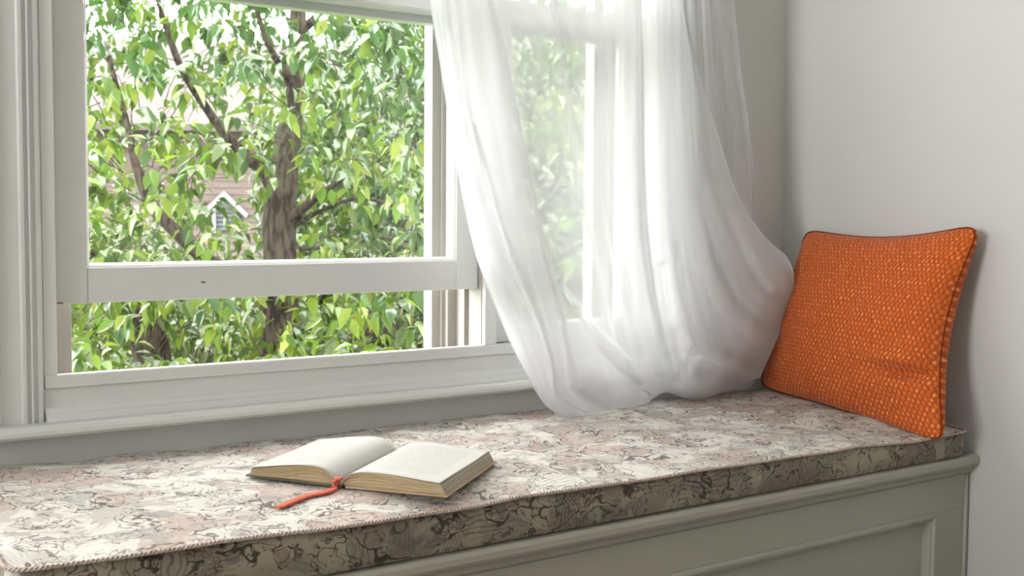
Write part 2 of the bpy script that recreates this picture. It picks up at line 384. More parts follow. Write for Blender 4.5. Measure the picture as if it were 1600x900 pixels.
# ------------------------------------------------------------------ window seat
bx0, bx1 = -.02, XR-.002
seat = empty('window_seat'); tag(seat, 'built-in painted grey-white window seat with rounded front lip and recessed panels, running under the windows', 'window seat')
P = [(-.002, .474), (-.002, .5045), (-.545, .5045), (-.552, .502), (-.5555, .496), (-.5555, .487), (-.552, .481), (-.545, .4785), (-.541, .474), (-.5385, .466), (-.532, .461), (-.52, .461)]
P = [(-.0075, .461), (-.0075, .5045)] + P[2:]
fixn(MB().prism(P, bx0, bx1, 'x').make('seat_top', M_bench, seat, .001))
MB().box((bx0+.02, -.40, .0), (bx1-.001, -.012, .4605)).make('carcass', M_bench, seat)
px0, px1, pz0, pz1 = 1.26, 2.150, .10, .386
b = MB(); yf, yb = -.530, -.5005
b.box((bx0+.02, yf, .3905), (2.2445, yb, .4605)); b.box((bx0+.02, yf, 0), (2.2445, yb, .10))
for a, c in ((bx0+.02, .06), (1.18, 1.262), (2.150, 2.2445)): b.box((a, yf, .10), (c, yb, .3905))
b.make('face_frame', M_bench, seat, .0012)
fixn(MB().tube([(2.2505, -.529, 0), (2.2505, -.529, .4605)], .0055, 10).make('corner_bead', M_bench, seat, 0, True))
for a, c in ((.06, 1.18), (1.262, 2.150)):
    MB().box((a, -.512, .10), (c, -.503, .3905)).make('panel', M_bench, seat)
    # moulding frame round the panel
    V, F = [], []
    for (dx, y) in ((0, -.5295), (.004, -.5335), (.009, -.5335), (.012, -.527), (.016, -.527), (.019, -.521), (.022, -.512)):
        V += [(a+dx, y, .10+dx), (c-dx, y, .10+dx), (c-dx, y, .3905-dx), (a+dx, y, .3905-dx)]
    for k in range(6):
        for j in range(4): F.append((k*4+j, k*4+(j+1) % 4, (k+1)*4+(j+1) % 4, (k+1)*4+j))
    fixn(mesh('panel_moulding', V, F, M_bench, seat))

# ------------------------------------------------------------------ seat cushion
pip_px = [(21, 896), (60, 889), (189, 873), (340, 848), (500, 829), (594, 816), (656, 806), (750, 791), (812, 778), (906, 764), (1000, 752), (1081, 738), (1206, 720), (1300, 706), (1337, 699), (1431, 691), (1516, 673)]
YP = -.556
pip = np.array([aty(u, v, YP) for u, v in pip_px])
cx0, cx1 = pip[0][0]-.003, min(pip[-1][0]+.0, 2.243)
back_px = [(0, 728), (130, 721), (200, 709), (300, 703), (400, 689), (470, 684), (560, 672), (640, 662), (700, 655), (830, 641), (950, 630), (1205, 607)]
bk = np.array([aty(u, v, -.012) for u, v in back_px])
BKZ = .5885
BK0 = atz(385, 745, BKZ+.002)[:2]; _b1 = atz(700, 777, BKZ+.002)[:2]; _b2 = atz(771, 716, BKZ+.002)[:2]
BKW = float(np.linalg.norm(_b1-BK0)); BKA = (_b1-BK0)/BKW
_sm = (_b2-_b1)/np.linalg.norm(_b2-_b1); BKH = .250
BKS = np.array([-BKA[1], BKA[0]])*.35+_sm*.65; BKS /= np.linalg.norm(BKS)
def zf(x): return np.interp(x, pip[:, 0], pip[:, 2])
def zb(x): return np.interp(x, bk[:, 0], bk[:, 2])
def cushion_top(x, y):
    x = np.asarray(x, float); y = np.asarray(y, float)
    s = np.clip((y-YP)/(-.012-YP), 0, 1)
    z = zf(x)*(1-s)+zb(x)*s
    crown = .010*np.clip(np.sin(np.pi*s), 0, 1)**.6
    lump = (vnoise(x*9, y*9, 1)-.5)*.008 + (vnoise(x*22, y*20, 2)-.5)*.0045 + (vnoise(x*3.4+y*6, y*5, 3)-.5)*.009
    endf = np.clip(np.minimum(x-cx0, cx1-x)/.03, 0, 1)**.5
    z = z + (crown+lump*np.clip(np.sin(np.pi*s)*2.2, .15, 1))*endf
    # pressed flat under the book
    da = (x-BK0[0])*BKA[0]+(y-BK0[1])*BKA[1]; ds = (x-BK0[0])*BKS[0]+(y-BK0[1])*BKS[1]
    q = np.maximum(np.maximum(-da, da-BKW), np.maximum(-ds, ds-BKH)); m = np.clip(1-(q-.004)/.045, 0, 1); m = m*m*(3-2*m)
    return z*(1-m)+np.minimum(z, BKZ)*m
nx = 300; xs = np.linspace(cx0, cx1, nx)
sec = []
ys_top = YP+(-.010-YP)*(1-np.cos(np.linspace(0, np.pi, 80)))/2
V, UV = [], []
for x in xs:
    e = min(x-cx0, cx1-x); inset = .030*(1-math.sqrt(max(0, 1-max(0, 1-e/.034)**2)))
    col = []
    zt = float(cushion_top(x, YP)); zl = .505
    gap = .0022+.002*float(vnoise(x*7, 1.3, 5))
    for k in range(11):        # front boxing, bottom to piping
        t = k/10; bul = .006*math.sin(math.pi*t)*(.5+float(vnoise(x*12, t*2, 6)))
        col.append((YP+.004+inset-bul, zl+gap+(zt-zl-gap)*t))
    for y in ys_top[1:]: col.append((y+(inset if y < -.3 else 0), float(cushion_top(x, y))))
    zt2 = col[-1][1]
    for k in range(1, 6): col.append((-.008-.0*k, zt2+(zl+gap-zt2)*k/5))
    s = 0; px = None
    for p in col:
        if px: s += math.hypot(p[0]-px[0], p[1]-px[1])
        px = p; V.append((x, p[0], p[1])); UV.append((x, s))
    nc = len(col)
F = [(i*nc+j, (i+1)*nc+j, (i+1)*nc+j+1, i*nc+j+1) for i in range(nx-1) for j in range(nc-1)]
F += [(i*nc+nc-1, (i+1)*nc+nc-1, (i+1)*nc, i*nc) for i in range(nx-1)]
F += [tuple(range(nc-1, -1, -1)), tuple((nx-1)*nc+j for j in range(nc))]
cush = mesh('seat_cushion', V, F, M_toile, None, True, UV); fixn(cush)
cush.data.materials.append(M_toile_shaded)
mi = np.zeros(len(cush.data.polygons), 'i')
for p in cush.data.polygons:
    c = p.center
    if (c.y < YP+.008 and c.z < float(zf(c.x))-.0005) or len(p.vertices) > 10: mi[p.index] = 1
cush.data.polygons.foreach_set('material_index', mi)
tag(cush, 'long flat seat cushion in faded pink and grey scenic printed fabric with corded edge', 'cushion')
# piping: a twisted cord round the top edge
pts = [(cx0+.004, -.02, float(cushion_top(cx0, -.02)))]+[(cx0-.001, y, float(cushion_top(cx0+.002, y))+.001) for y in np.linspace(-.1, YP+.05, 10)]
def rim(x): e = min(x-cx0, cx1-x); return .030*(1-math.sqrt(max(0, 1-max(0, 1-e/.034)**2)))
front = [(x, YP-.0015+rim(x)+.0015*math.sin(x*31), float(zf(x))+.0015) for x in np.linspace(cx0+.001, cx1-.001, 200)]
pts += front+[(cx1-.001, y, float(cushion_top(cx1-.002, y))+.001) for y in np.linspace(YP+.05, -.02, 12)]
cp = catmull(pts, 1500); b = MB()
for s in range(2):
    tw = []
    for i, p in enumerate(cp):
        a = i*1.05+s*math.pi; tn = cp[min(i+1, len(cp)-1)]-cp[max(i-1, 0)]; tn /= np.linalg.norm(tn)
        n1 = np.cross(tn, (0, 0, 1)); n1 /= np.linalg.norm(n1); n2 = np.cross(n1, tn)
        tw.append(p+.0016*(n1*math.cos(a)+n2*math.sin(a)))
    b.tube(tw, .0017, 5)
b.make('piping', M_cord, cush, 0, True)

# ------------------------------------------------------------------ pillow
def pillow():
    BL = np.array([2.150, -.035, .594]); BR = np.array([2.078, -.592, .549])
    TLc = atx(1259, 359, 2.225); TRc = atx(1534, 351, 2.215)
    n = 170; V = []; UV = []; F = []
    nrm = np.cross(BR-BL, TLc-BL); nrm /= np.linalg.norm(nrm)
    if nrm[0] > 0: nrm = -nrm
    def base(u, v):
        # concave edges between the pulled-out corners
        cu = (.022 if u < .5 else .042)*math.sin(math.pi*v)*(1-2*u)*abs(1-2*u)**1.5; cv = .028*math.sin(math.pi*u)*(1-2*v)*abs(1-2*v)**1.5
        cv = cv if v > .5 else cv*.25
        uu, vv = u+cu/.5, v+cv/.5
        a, c = 2*uu-1, 2*vv-1
        a, c = a*(1-.05*min(1, abs(c))**14), c*(1-.05*min(1, abs(a))**14)
        uu, vv = (a+1)/2, (c+1)/2
        return BL*(1-uu)*(1-vv)+BR*uu*(1-vv)+TLc*(1-uu)*vv+TRc*uu*vv
    def h(u, v, back):
        e = (4*u*(1-u))**(.5 if not back else .33)*(4*v*(1-v))**(.5 if not back else .4)
        t = (.080 if not back else .060)*e
        if not back:
            cre = -.026*math.exp(-((v-.275-.02*math.sin(u*7))/.026)**2)*math.exp(-((u-.92)/.17)**2)
            cre += .014*math.exp(-((v-.325)/.04)**2)*math.exp(-((u-.84)/.16)**2)+.006*math.exp(-((v-.2)/.05)**2)*math.exp(-((u-.85)/.13)**2)
            lum = (float(vnoise(u*4, v*4, 9))-.5)*.014+(float(vnoise(u*9, v*8, 4))-.5)*.005
            t += (cre+lum)*min(1, e*1.5)
        return t
    for back in (0, 1):
        for i in range(n):
            for j in range(n):
                u, v = i/(n-1), j/(n-1)
                u = (1-math.cos(math.pi*u))/2*.35+u*.65; v = (1-math.cos(math.pi*v))/2*.35+v*.65
                p = base(u, v)+nrm*(h(u, v, back) if not back else -h(u, v, back))
                if i in (0, n-1) or j in (0, n-1): p = base(u, v)
                V.append(p); UV.append((u+back*2, v))
    F = grid_faces(n, n)+[tuple(reversed(f)) for f in grid_faces(n, n, n*n)]
    V = np.array(V)
    # keep the back off the wall and the cushion
    V[:, 0] = np.minimum(V[:, 0], XR-.004)
    low = cushion_top(V[:, 0], V[:, 1])+.0005
    m = (V[:, 1] > YP+.004) & (V[:, 2] < low); V[m, 2] = low[m]
    o = mesh('throw_pillow', V, F, M_pillow, None, True, UV)
    import bmesh
    bm = bmesh.new(); bm.from_mesh(o.data); bmesh.ops.remove_doubles(bm, verts=bm.verts, dist=.00005); bmesh.ops.recalc_face_normals(bm, faces=bm.faces); bm.to_mesh(o.data); bm.free()
    tag(o, 'square burnt orange basket weave pillow leaning in the corner on the seat cushion', 'pillow')
    # seam: thin stitched groove cord round the edge
    per = [(t, 0) for t in np.linspace(0, 1, 40)]+[(1, t) for t in np.linspace(0, 1, 40)][1:]+[(t, 1) for t in np.linspace(1, 0, 40)][1:]+[(0, t) for t in np.linspace(1, 0, 40)][1:]
    pp = []
    for u, v in per:
        p = base(u, v)+nrm*.004
        if p[1] > YP+.004: p[2] = max(p[2], float(cushion_top(p[0], p[1]))+.002)
        p[0] = min(p[0], XR-.006); pp.append(p)
    MB().tube(pp, .0016, 6).make('seam', M_seam, o, 0, True)
    return o
pillow()

# ------------------------------------------------------------------ open book
def m_pages(edge):
    T = NT('book_page_edges' if edge else 'book_page_paper')
    P = T.uv()
    if edge:
        f = T.noise(T.mapping(P, (6, 260, 1)), 1.0, 3, .7)
        c = T.mix(T.step(f, .35, .65), (.50, .40, .26), (.33, .245, .14)) if edge == 1 else T.mix(T.step(f, .35, .65), (.50, .47, .40), (.33, .30, .24))
        b = T.n('Bump', ins={'Strength': .5, 'Distance': .001, 'Height': f}).outputs[0]
        return T.surf(T.n('BsdfPrincipled', ins={'Base Color': c, 'Roughness': .9, 'Specular IOR Level': .1, 'Normal': b}).outputs[0])
    sp = T.n('SeparateXYZ', ins={0: P}); u, v = sp.outputs[0], sp.outputs[1]
    rows = T.math('MULTIPLY', v, 34.0)
    r = T.step(T.math('ABSOLUTE', T.math('SUBTRACT', T.math('FRACT', rows), .5)), .26, .16)
    words = T.step(T.noise(T.n('CombineXYZ', ins={0: T.math('MULTIPLY', u, 62.0), 1: T.math('MULTIPLY', T.math('FLOOR', rows), 7.3)}).outputs[0], 1.0, 2, .8), .42, .5)
    inb = T.math('MULTIPLY', T.math('MULTIPLY', T.step(u, .13, .135), T.step(u, .87, .865)), T.math('MULTIPLY', T.step(v, .10, .105), T.step(v, .90, .895)))
    k = T.math('MULTIPLY', T.math('MULTIPLY', r, words), T.math('MULTIPLY', inb, .45))
    c = T.mix(k, (.50, .492, .465), (.25, .25, .25))
    pr = T.n('BsdfPrincipled', ins={'Base Color': c, 'Roughness': .85, 'Specular IOR Level': .15}).outputs[0]
    return T.surf(pr)
M_page = m_pages(0); M_edge = m_pages(1); M_fore = m_pages(2)
M_cover = plain('tan_book_cover', (.40, .27, .17), .6, .3, (30, (.34, .22, .14), (1, 1, 1)))
M_coverin = plain('dark_cover_lining', (.07, .065, .05), .8, .2)
M_rib = plain('coral_bookmark_cord', (.74, .20, .14), .8, .2, (500, (.58, .13, .09), (1, 1, 1)))
M_ribend = plain('frayed_orange_tip', (.62, .22, .06), .9)
def book():
    A = np.array([*BKA, 0]); S = np.array([*BKS, 0]); Wd = BKW; H = BKH
    O = np.array([*BK0, 0])      # left front cover corner
    gut = .470*Wd               # spine position along A
    def zc(a, s):               # cushion height under the book
        q = O+A*a+S*s; return float(cushion_top(q[0], q[1]))
    zbase = BKZ+.0003
    root = empty('open_book', (0, 0, 0)); tag(root, 'open hardback book lying on the seat cushion with a coral bookmark cord', 'book')
    def W3(a, s, z): q = O+A*a+S*s; return (q[0], q[1], zbase+z)
    # cover: two boards and a spine strip
    def board(a0, a1, z0, z1, name='cover_board'):
        V = []; n = 12
        for i in range(n+1):
            t = i/n; a = a0+(a1-a0)*t; z = z0+(z1-z0)*t
            V += [W3(a, -.003, z), W3(a, H+.003, z), W3(a, -.003, z+.0026), W3(a, H+.003, z+.0026)]
        F = []
        for i in range(n):
            k = i*4; F += [(k, k+4, k+5, k+1), (k+2, k+3, k+7, k+6), (k, k+2, k+6, k+4), (k+1, k+5, k+7, k+3)]
        F += [(0, 1, 3, 2), (n*4, n*4+2, n*4+3, n*4+1)]
        o = fixn(mesh(name, V, F, M_cover, root)); md = o.modifiers.new('b', 'BEVEL'); md.width = .0008; md.segments = 2
        return o
    o1 = board(0, gut-.008, .003, .0005); o2 = board(gut+.014, Wd, .0005, .0015)
    o1.data.materials.clear(); o1.data.materials.append(plain('olive_brown_cover', (.10, .085, .055), .6, .3))
    o1['label'] = 'dark olive front board'
    V = []; n = 10
    for i in range(n+1):
        t = i/n; a = gut-.009+.024*t; z = .0012+.004*math.sin(math.pi*t)
        V += [W3(a, -.002, z), W3(a, H+.002, z), W3(a, -.002, z+.0015), W3(a, H+.002, z+.0015)]
    F = []
    for i in range(n):
        k = i*4; F += [(k, k+4, k+5, k+1), (k+2, k+3, k+7, k+6), (k, k+2, k+6, k+4), (k+1, k+5, k+7, k+3)]
    fixn(mesh('book_spine', V, F, M_coverin, root))
    # page blocks: profile (distance from gutter -> top height)
    def block(side, width, hp, hedge, foot, name):
        """side -1 left, +1 right. foot: how far the fore-edge slants out at its base"""
        n = 40; prof = []
        for i in range(n+1):
            t = i/n
            rise = (1-math.exp(-t/.075))
            hh = hp*rise*(1-.0*t)
            # arch then gentle fall to the fore-edge
            z = hedge*t+ (hp-hedge*.25)*rise*math.cos(min(1, t)*math.pi/2)**1.15 + .002
            prof.append((width*t, z))
        top = prof
        x_g = gut+side*.0035
        V = []; UVt = []; m = 18
        for i, (a, z) in enumerate(top):
            for j in range(m+1):
                s = j/m*H
                curl = .0008*(1+math.sin(j/m*math.pi*1.3+i*.05))*(a/width)
                V.append(W3(x_g+side*a, s, z+.0028+curl)); UVt.append((a/width if side > 0 else 1-a/width, 1-j/m))
        F = [(i*(m+1)+j, (i+1)*(m+1)+j, (i+1)*(m+1)+j+1, i*(m+1)+j+1) for i in range(n) for j in range(m)]
        pg = mesh('page', V, F, M_page, root, True, UVt)
        md = pg.modifiers.new('s', 'SOLIDIFY'); md.thickness = .0004; md.offset = -1
        # block below the open leaf, with real leaf ledges at front, back and fore-edge
        V = []; UVb = []; F = []; L = 15
        for l in range(L+1):
            q = l/L
            step_ = (.0011 if l % 3 == 1 else -.0002*(l % 2))
            for i, (a, z) in enumerate(top):
                aa = a*(1+(foot/width)*(1-q)*(a/width)) ; zz = .0026+(z)*q*.985
                gsh = .007*(1-q)*(1-a/width)
                for j, s in enumerate((0+step_+.0008, H-step_-.0008)):
                    V.append(W3(x_g+side*(aa+gsh-(step_*.8 if i == n else 0)), s, zz)); UVb.append((a*6, q))
        st_ = 2*(n+1)
        for l in range(L):
            for i in range(n):
                k = l*st_+i*2
                F.append((k, k+2, k+2+st_, k+st_)); F.append((k+1, k+1+st_, k+3+st_, k+3))
            k = l*st_+n*2; F.append((k, k+1, k+1+st_, k+st_))
            k = l*st_; F.append((k, k+st_, k+st_+1, k+1))
        for i in range(n):
            k = i*2; F.append((k, k+1, k+3, k+2)); k += L*st_; F.append((k, k+2, k+3, k+1))
        o = fixn(mesh(name, V, F, M_edge, root, False, UVb)); o.data.materials.append(M_fore)
        for p in o.data.polygons:
            nn = p.normal
            if abs(nn.dot(Vector(A))) > .55: p.material_index = 1
        # a few leaves lifting apart under the top page
        for kk, (dz, wdt) in enumerate(((.0012, .92), (.0030, .80), (.0052, .62))):
            V = []
            for i, (a, z) in enumerate(top):
                aw = a*wdt
                V += [W3(x_g+side*aw, -.0012, z*(1-.03*kk)+.0022-dz), W3(x_g+side*aw, .03, z*(1-.03*kk)+.0018-dz)]
            F = [(i*2, i*2+2, i*2+3, i*2+1) for i in range(n)]
            p_ = mesh('leaf_edge', V, F, M_edge, root, True, [(0, 0)]*len(V)); md = p_.modifiers.new('s', 'SOLIDIFY'); md.thickness = .0005
        return pg
    block(-1, gut-.012, .026, .011, .004, 'page_block')
    block(1, Wd-gut-.016, .024, .015, .010, 'page_block')
    # braided bookmark: from the gutter foot down over the cushion
    g = W3(gut+.001, -.001, .016)
    e1 = atz(515, 762, .594); e2 = atz(480, 775, .590); e3 = atz(437, 787, .590)
    path = [W3(gut+.001, .008, .0125), W3(gut+.0005, -.003, .0130)]+[(*e[:2], float(cushion_top(e[0], e[1]))+.0035) for e in (atz(524, 752, .598), e1, e2, e3)]
    c = catmull(path, 160); b = MB()
    for s in range(3):
        tw = []
        for i, p in enumerate(c):
            ph = i*.62+s*2*math.pi/3; tn = c[min(i+1, 159)]-c[max(i-1, 0)]; tn /= np.linalg.norm(tn)
            n1 = np.cross(tn, (0, 0, 1)); n1 /= np.linalg.norm(n1); n2 = np.cross(n1, tn)
            tw.append(p+n1*.0048*math.sin(ph)+n2*.0012*math.sin(2*ph))
        b.tube(tw, .0015, 6)
    bm_ = b.make('bookmark_cord', M_rib, root, 0, True); bm_['label'] = 'coral braided cord'
    b = MB(); rr = random.Random(3)
    for k in range(16):
        p = c[-1]; d = Vector((-.7+rr.uniform(-.5, .5), -.5+rr.uniform(-.5, .5), 0)).normalized()*rr.uniform(.004, .009)
        b.tube([p, (p[0]+d.x*.5, p[1]+d.y*.5, p[2]+.001), (p[0]+d.x, p[1]+d.y, p[2]-.0015)], .0006, 4)
    b.make('frayed_tip', M_ribend, bm_)
    return root
book()

# ------------------------------------------------------------------ sheer curtain
K = [
 [(668, -90), (673, 0), (690, 110), (713, 250), (742, 390), (775, 480), (805, 550), (838, 612), (862, 641), (905, 656)],
 [(708, -90), (712, 0), (723, 110), (745, 230), (770, 335), (802, 430), (836, 510), (858, 570), (868, 618), (925, 653)],
 [(755, -90), (762, 0), (788, 110), (812, 230), (832, 330), (858, 430), (878, 510), (890, 565), (900, 612), (950, 648)],
 [(850, -90), (858, 0), (878, 120), (896, 250), (920, 370), (940, 460), (956, 530), (975, 585), (985, 615), (992, 643)],
 [(930, -90), (935, 0), (942, 120), (950, 250), (966, 370), (985, 460), (1004, 530), (1020, 575), (1032, 600), (1036, 614)],
 [(1000, -90), (1003, 0), (1006, 120), (1008, 250), (1013, 360), (1024, 450), (1040, 530), (1056, 580), (1066, 604), (1072, 622)],
 [(1058, -90), (1061, 0), (1064, 120), (1071, 250), (1082, 350), (1098, 440), (1112, 520), (1118, 575), (1114, 602), (1106, 621)],
 [(1063, -90), (1067, 0), (1092, 112), (1116, 190), (1146, 285), (1185, 365), (1228, 405), (1240, 440), (1222, 505), (1186, 590)],
 ]
K[7] = [(1063, -90), (1067, 0), (1091, 112), (1118, 200), (1150, 300), (1190, 366), (1229, 404), (1239, 442), (1222, 505), (1186, 590)]
K = [[(c[0][0]-2, -560), (c[0][0]-2, -420), (c[0][0]-2, -250)]+c for c in K]      # up to the rod above the frame
def sheet_px(cols, nu, nv, sub=None):
    C = [np.array(c, float) for c in cols]
    # smooth down each column (parameter = point index), then across
    def cr(P, n):
        P = np.array(P, float); m = np.gradient(P, axis=0); t = np.linspace(0, len(P)-1, n); k = np.minimum(t.astype(int), len(P)-2); s = (t-k)[:, None]
        if P.ndim == 3: s = s[:, :, None]
        return (2*s**3-3*s**2+1)*P[k]+(s**3-2*s**2+s)*m[k]+(-2*s**3+3*s**2)*P[k+1]+(s**3-s**2)*m[k+1]
    D = np.array([cr(c, nv) for c in C])             # cols x nv x 2
    return cr(D, nu)                                  # nu x nv x 2
def ridge(px, line, w, amp, side=0, v0=-99, v1=999, fade=40):
    """height along a polyline; side: +1/-1 makes a step-like fold falling off on one side"""
    L = np.array(line, float); best = np.full(px.shape[:2], 1e9); sg = np.zeros(px.shape[:2]); along = np.zeros(px.shape[:2])
    for a, b_ in zip(L[:-1], L[1:]):
        d = b_-a; ln = np.hypot(*d); t = np.clip(((px-a)@d)/ln**2, 0, 1); q = px-(a+t[..., None]*d); r = np.hypot(q[..., 0], q[..., 1])
        s = np.sign(d[0]*q[..., 1]-d[1]*q[..., 0]); m = r < best
        best = np.where(m, r, best); sg = np.where(m, s, sg)
    if side == 0: h = np.exp(-(best/w)**2)
    else:
        wide = np.where(sg*side > 0, w*3.2, w*.55); h = np.exp(-(best/wide)**2)
    v = px[..., 1]; f = np.clip((v-v0)/fade, 0, 1)*np.clip((v1-v)/fade, 0, 1)
    return amp*h*f
def build_sheet(cols, nu, nv, ybase, folds, hem_y, hem_from, noise_seed, amp=.006, edge=0.0):
    px = sheet_px(cols, nu, nv)
    H = np.zeros(px.shape[:2])
    for f in folds: H += ridge(px, *f[:-1], **f[-1]) if isinstance(f[-1], dict) else ridge(px, *f)
    tt = np.linspace(0, 1, nv)[None, :]; ss = np.linspace(0, 1, nu)[:, None]
    H += (vnoise(ss*14+tt*1.5, tt*5+ss*2, noise_seed)-.5)*amp*2+(vnoise(ss*34+tt*3, tt*8, noise_seed+1)-.5)*amp*.7
    H += (vnoise(ss*22+tt*4, tt*26+ss*9, noise_seed+2)-.5)*amp*.35*np.clip(tt*2-.6, 0, 1)
    if edge: H += edge*np.clip((ss-.72)/.28, 0, 1)**1.5*np.clip((px[..., 1]-330)/90, 0, 1)
    V = np.zeros((nu, nv, 3))
    for i in range(nu):
        for j in range(nv):
            u, v = px[i, j]; w = min(1, max(0, (tt[0, j]-hem_from)/(1-hem_from)))
            y = ybase*(1-w)+hem_y(u)*w - H[i, j]*(1-.75*w*w)
            V[i, j] = aty(u, v, y)
    # cloth may rest on the cushion or graze wall and stool, never pass through them
    z = V[..., 2]; lim = cushion_top(np.clip(V[..., 0], cx0, cx1), np.clip(V[..., 1], YP, -.01))+.0015
    V[..., 2] = np.maximum(z, lim)
    V[..., 0] = np.minimum(V[..., 0], XR-.006)
    UV = np.stack(np.broadcast_arrays(ss, tt), -1)
    return V.reshape(-1, 3), UV.reshape(-1, 2)
def hem_front(u): return float(np.interp(u, [860, 905, 960, 1030, 1100, 1150, 1190], [-.110, -.118, -.105, -.075, -.072, -.068, -.075]))
folds = [
 (K[1], 13, .016, -1), (K[2], 12, .018, 1), (K[3], 9, .013, 1), (K[5], 16, .016, -1), (K[6], 18, .013, 1),
 ([(690, 0), (712, 110), (735, 200), (757, 290), (800, 400), (850, 520), (868, 600)], 6, .007, 0),
 ([(740, 200), (775, 320), (800, 400)], 5, .008, 0),
 ([(900, 490), (930, 540), (965, 580), (1000, 605)], 12, .012, 1),
 ([(880, 440), (930, 500), (990, 560), (1010, 610)], 10, .012, -1),
 ([(1035, 420), (1050, 520), (1075, 590)], 9, .010, 0),
 ([(1085, 330), (1090, 420), (1120, 490), (1165, 535), (1205, 545), (1240, 548)], 20, .036, 0, dict(v0=270, fade=150)),
 ([(1100, 300), (1130, 400), (1165, 460), (1200, 490)], 14, .026, 0, dict(v0=240, fade=150)),
 ([(1140, 310), (1180, 400), (1215, 450)], 14, .024, 0, dict(v0=270, fade=150)),
 ([(1060, 520), (1075, 545), (1120, 570), (1160, 582), (1200, 580)], 11, .028, 0, dict(v0=480, fade=90)),
 ([(1030, 590), (1080, 608), (1130, 612)], 8, .008, 0),
 ([(1060, 380), (1070, 450), (1095, 540), (1060, 600)], 8, .012, 0, dict(v0=300, fade=130)),
]
cur = empty('sheer_curtain'); tag(cur, 'sheer white curtain billowing in front of the right-hand window, hem resting on the seat cushion', 'curtain')
nu, nv = 260, 280
V, UV = build_sheet(K, nu, nv, -.120, folds, hem_front, .79, 3, edge=.04)
# hem between the last two columns drops into the swag at the lower right
mesh('front_layer', V, grid_faces(nu, nv), M_sheer, cur, True, UV)
# second thickness where the cloth doubles back at the left edge and in the bright straight pleat
def hem_b(u): return hem_front(u)+.012
K_l = [K[0], [(a[0]*.5+c[0]*.5, a[1]*.5+c[1]*.5) for a, c in zip(K[0], K[1])], K[1], [(a[0]-3, a[1]-2) for a in K[2]]]
V, UV = build_sheet(K_l, 90, 200, -.104, [(K[1], 14, .008, 0)], hem_b, .79, 13, .004)
mesh('folded_layer', V, grid_faces(90, 200), M_sheer, cur, True, UV)
K_m = [K[5], [(a[0]*.5+c[0]*.5, a[1]*.5+c[1]*.5) for a, c in zip(K[5], K[6])], [(a[0]-1, a[1]-1) for a in K[6]]]
V, UV = build_sheet(K_m, 60, 200, -.106, [], hem_b, .79, 23, .005)
mesh('pleat_layer', V, grid_faces(60, 200), M_sheer, cur, True, UV)
# layer behind at the right, its scalloped selvage against the wall
K_b = [[(1040, -90), (1043, 0), (1046, 120), (1052, 250), (1062, 360), (1075, 450), (1090, 520), (1100, 570), (1105, 600), (1106, 618)],
       [(1095, -90), (1098, 0), (1104, 110), (1112, 200), (1118, 290), (1126, 370), (1134, 450), (1140, 520), (1140, 570), (1136, 612)],
       [(1138, -90), (1145, 0), (1157, 100), (1168, 190), (1176, 270), (1181, 345), (1190, 420), (1196, 490), (1192, 560), (1172, 606)]]
K_b = [[(c[0][0]-2, -560), (c[0][0]-2, -420), (c[0][0]-2, -250)]+c for c in K_b]
K_b[2] = [(u+1.5*math.sin(i*2.1), v) for i, (u, v) in enumerate(K_b[2])]
V, UV = build_sheet(K_b, 110, 200, -.082, [(K_b[1], 12, .014, 0), ([(1120, 0), (1140, 150), (1150, 300)], 9, .012, 0), ([(1070, 0), (1085, 160), (1100, 300)], 8, .012, 0)], lambda u: -.055, .81, 33, .006)
mesh('back_layer', V, grid_faces(110, 200), M_sheer, cur, True, UV)
MB().tube([tuple(p) for p in V.reshape(110, 200, 3)[-1]], .0022, 5).make('selvage', M_sheer, cur, 0, True)
zt = aty(900, -560, -.11)[2]-.004
M_rod = plain('brushed_rod_metal', (.30, .29, .27), .35, .5)
b = MB(); b.tube([(.42, -.105, zt), (2.19, -.105, zt)], .010, 14)
for x in (.44, 2.17): b.tube([(x, -.105, zt-.012), (x, -.06, zt-.012), (x, -.001, zt-.012)], .006, 8)
b.make('rod', M_rod, cur, 0, True)
# narrow rolled hem cord along the front selvage
px = sheet_px(K, nu, nv)
fl = [o for o in cur.children if o.name.startswith('front_layer')][0].data
sel = [fl.vertices[(nu-1)*nv+j].co.copy() for j in range(0, nv)]
MB().tube(sel, .0028, 5).make('selvage', M_sheer, cur, 0, True)
sel = [fl.vertices[j].co.copy() for j in range(0, nv)]
MB().tube(sel, .0012, 5).make('selvage', M_sheer, cur, 0, True)

# ------------------------------------------------------------------ garden: tree
def m_leaf():
    T = NT('cherry_leaf')
    at = T.n('Attribute', attribute_name='tint').outputs['Color']
    c2 = T.mix(.4, at, (.05, .08, .006), 'ADD')
    d = T.n('BsdfDiffuse', ins={'Color': at}).outputs[0]
    tr = T.n('BsdfTranslucent', ins={'Color': c2}).outputs[0]
    a = T.n('MixShader', ins={0: .40, 1: d, 2: tr}).outputs[0]
    gl = T.n('BsdfGlossy', ins={'Roughness': .35, 'Color': (.9, .95, .9, 1)}).outputs[0]
    fr = T.math('ADD', .004, T.math('MULTIPLY', T.n('Fresnel', ins={'IOR': 1.4}).outputs[0], .08))
    return T.surf(T.n('MixShader', ins={0: fr, 1: a, 2: gl}).outputs[0])
M_leaf = m_leaf()
def m_bark():
    T = NT('grey_brown_bark'); P = T.pos()
    q = T.mapping(P, (1, 1, .22))
    f = T.noise(q, 42, 4, .65); g = T.noise(P, 5, 3)
    c = T.mix(T.step(f, .38, .6), (.011, .008, .006), (.044, .035, .026))
    c = T.mix(T.math('MULTIPLY', T.step(g, .55, .7), .4), c, (.045, .05, .028))
    b = T.n('Bump', ins={'Strength': 1.0, 'Distance': .02, 'Height': f}).outputs[0]
    return T.surf(T.n('BsdfPrincipled', ins={'Base Color': c, 'Roughness': .9, 'Specular IOR Level': .1, 'Normal': b}).outputs[0])
M_bark = m_bark()
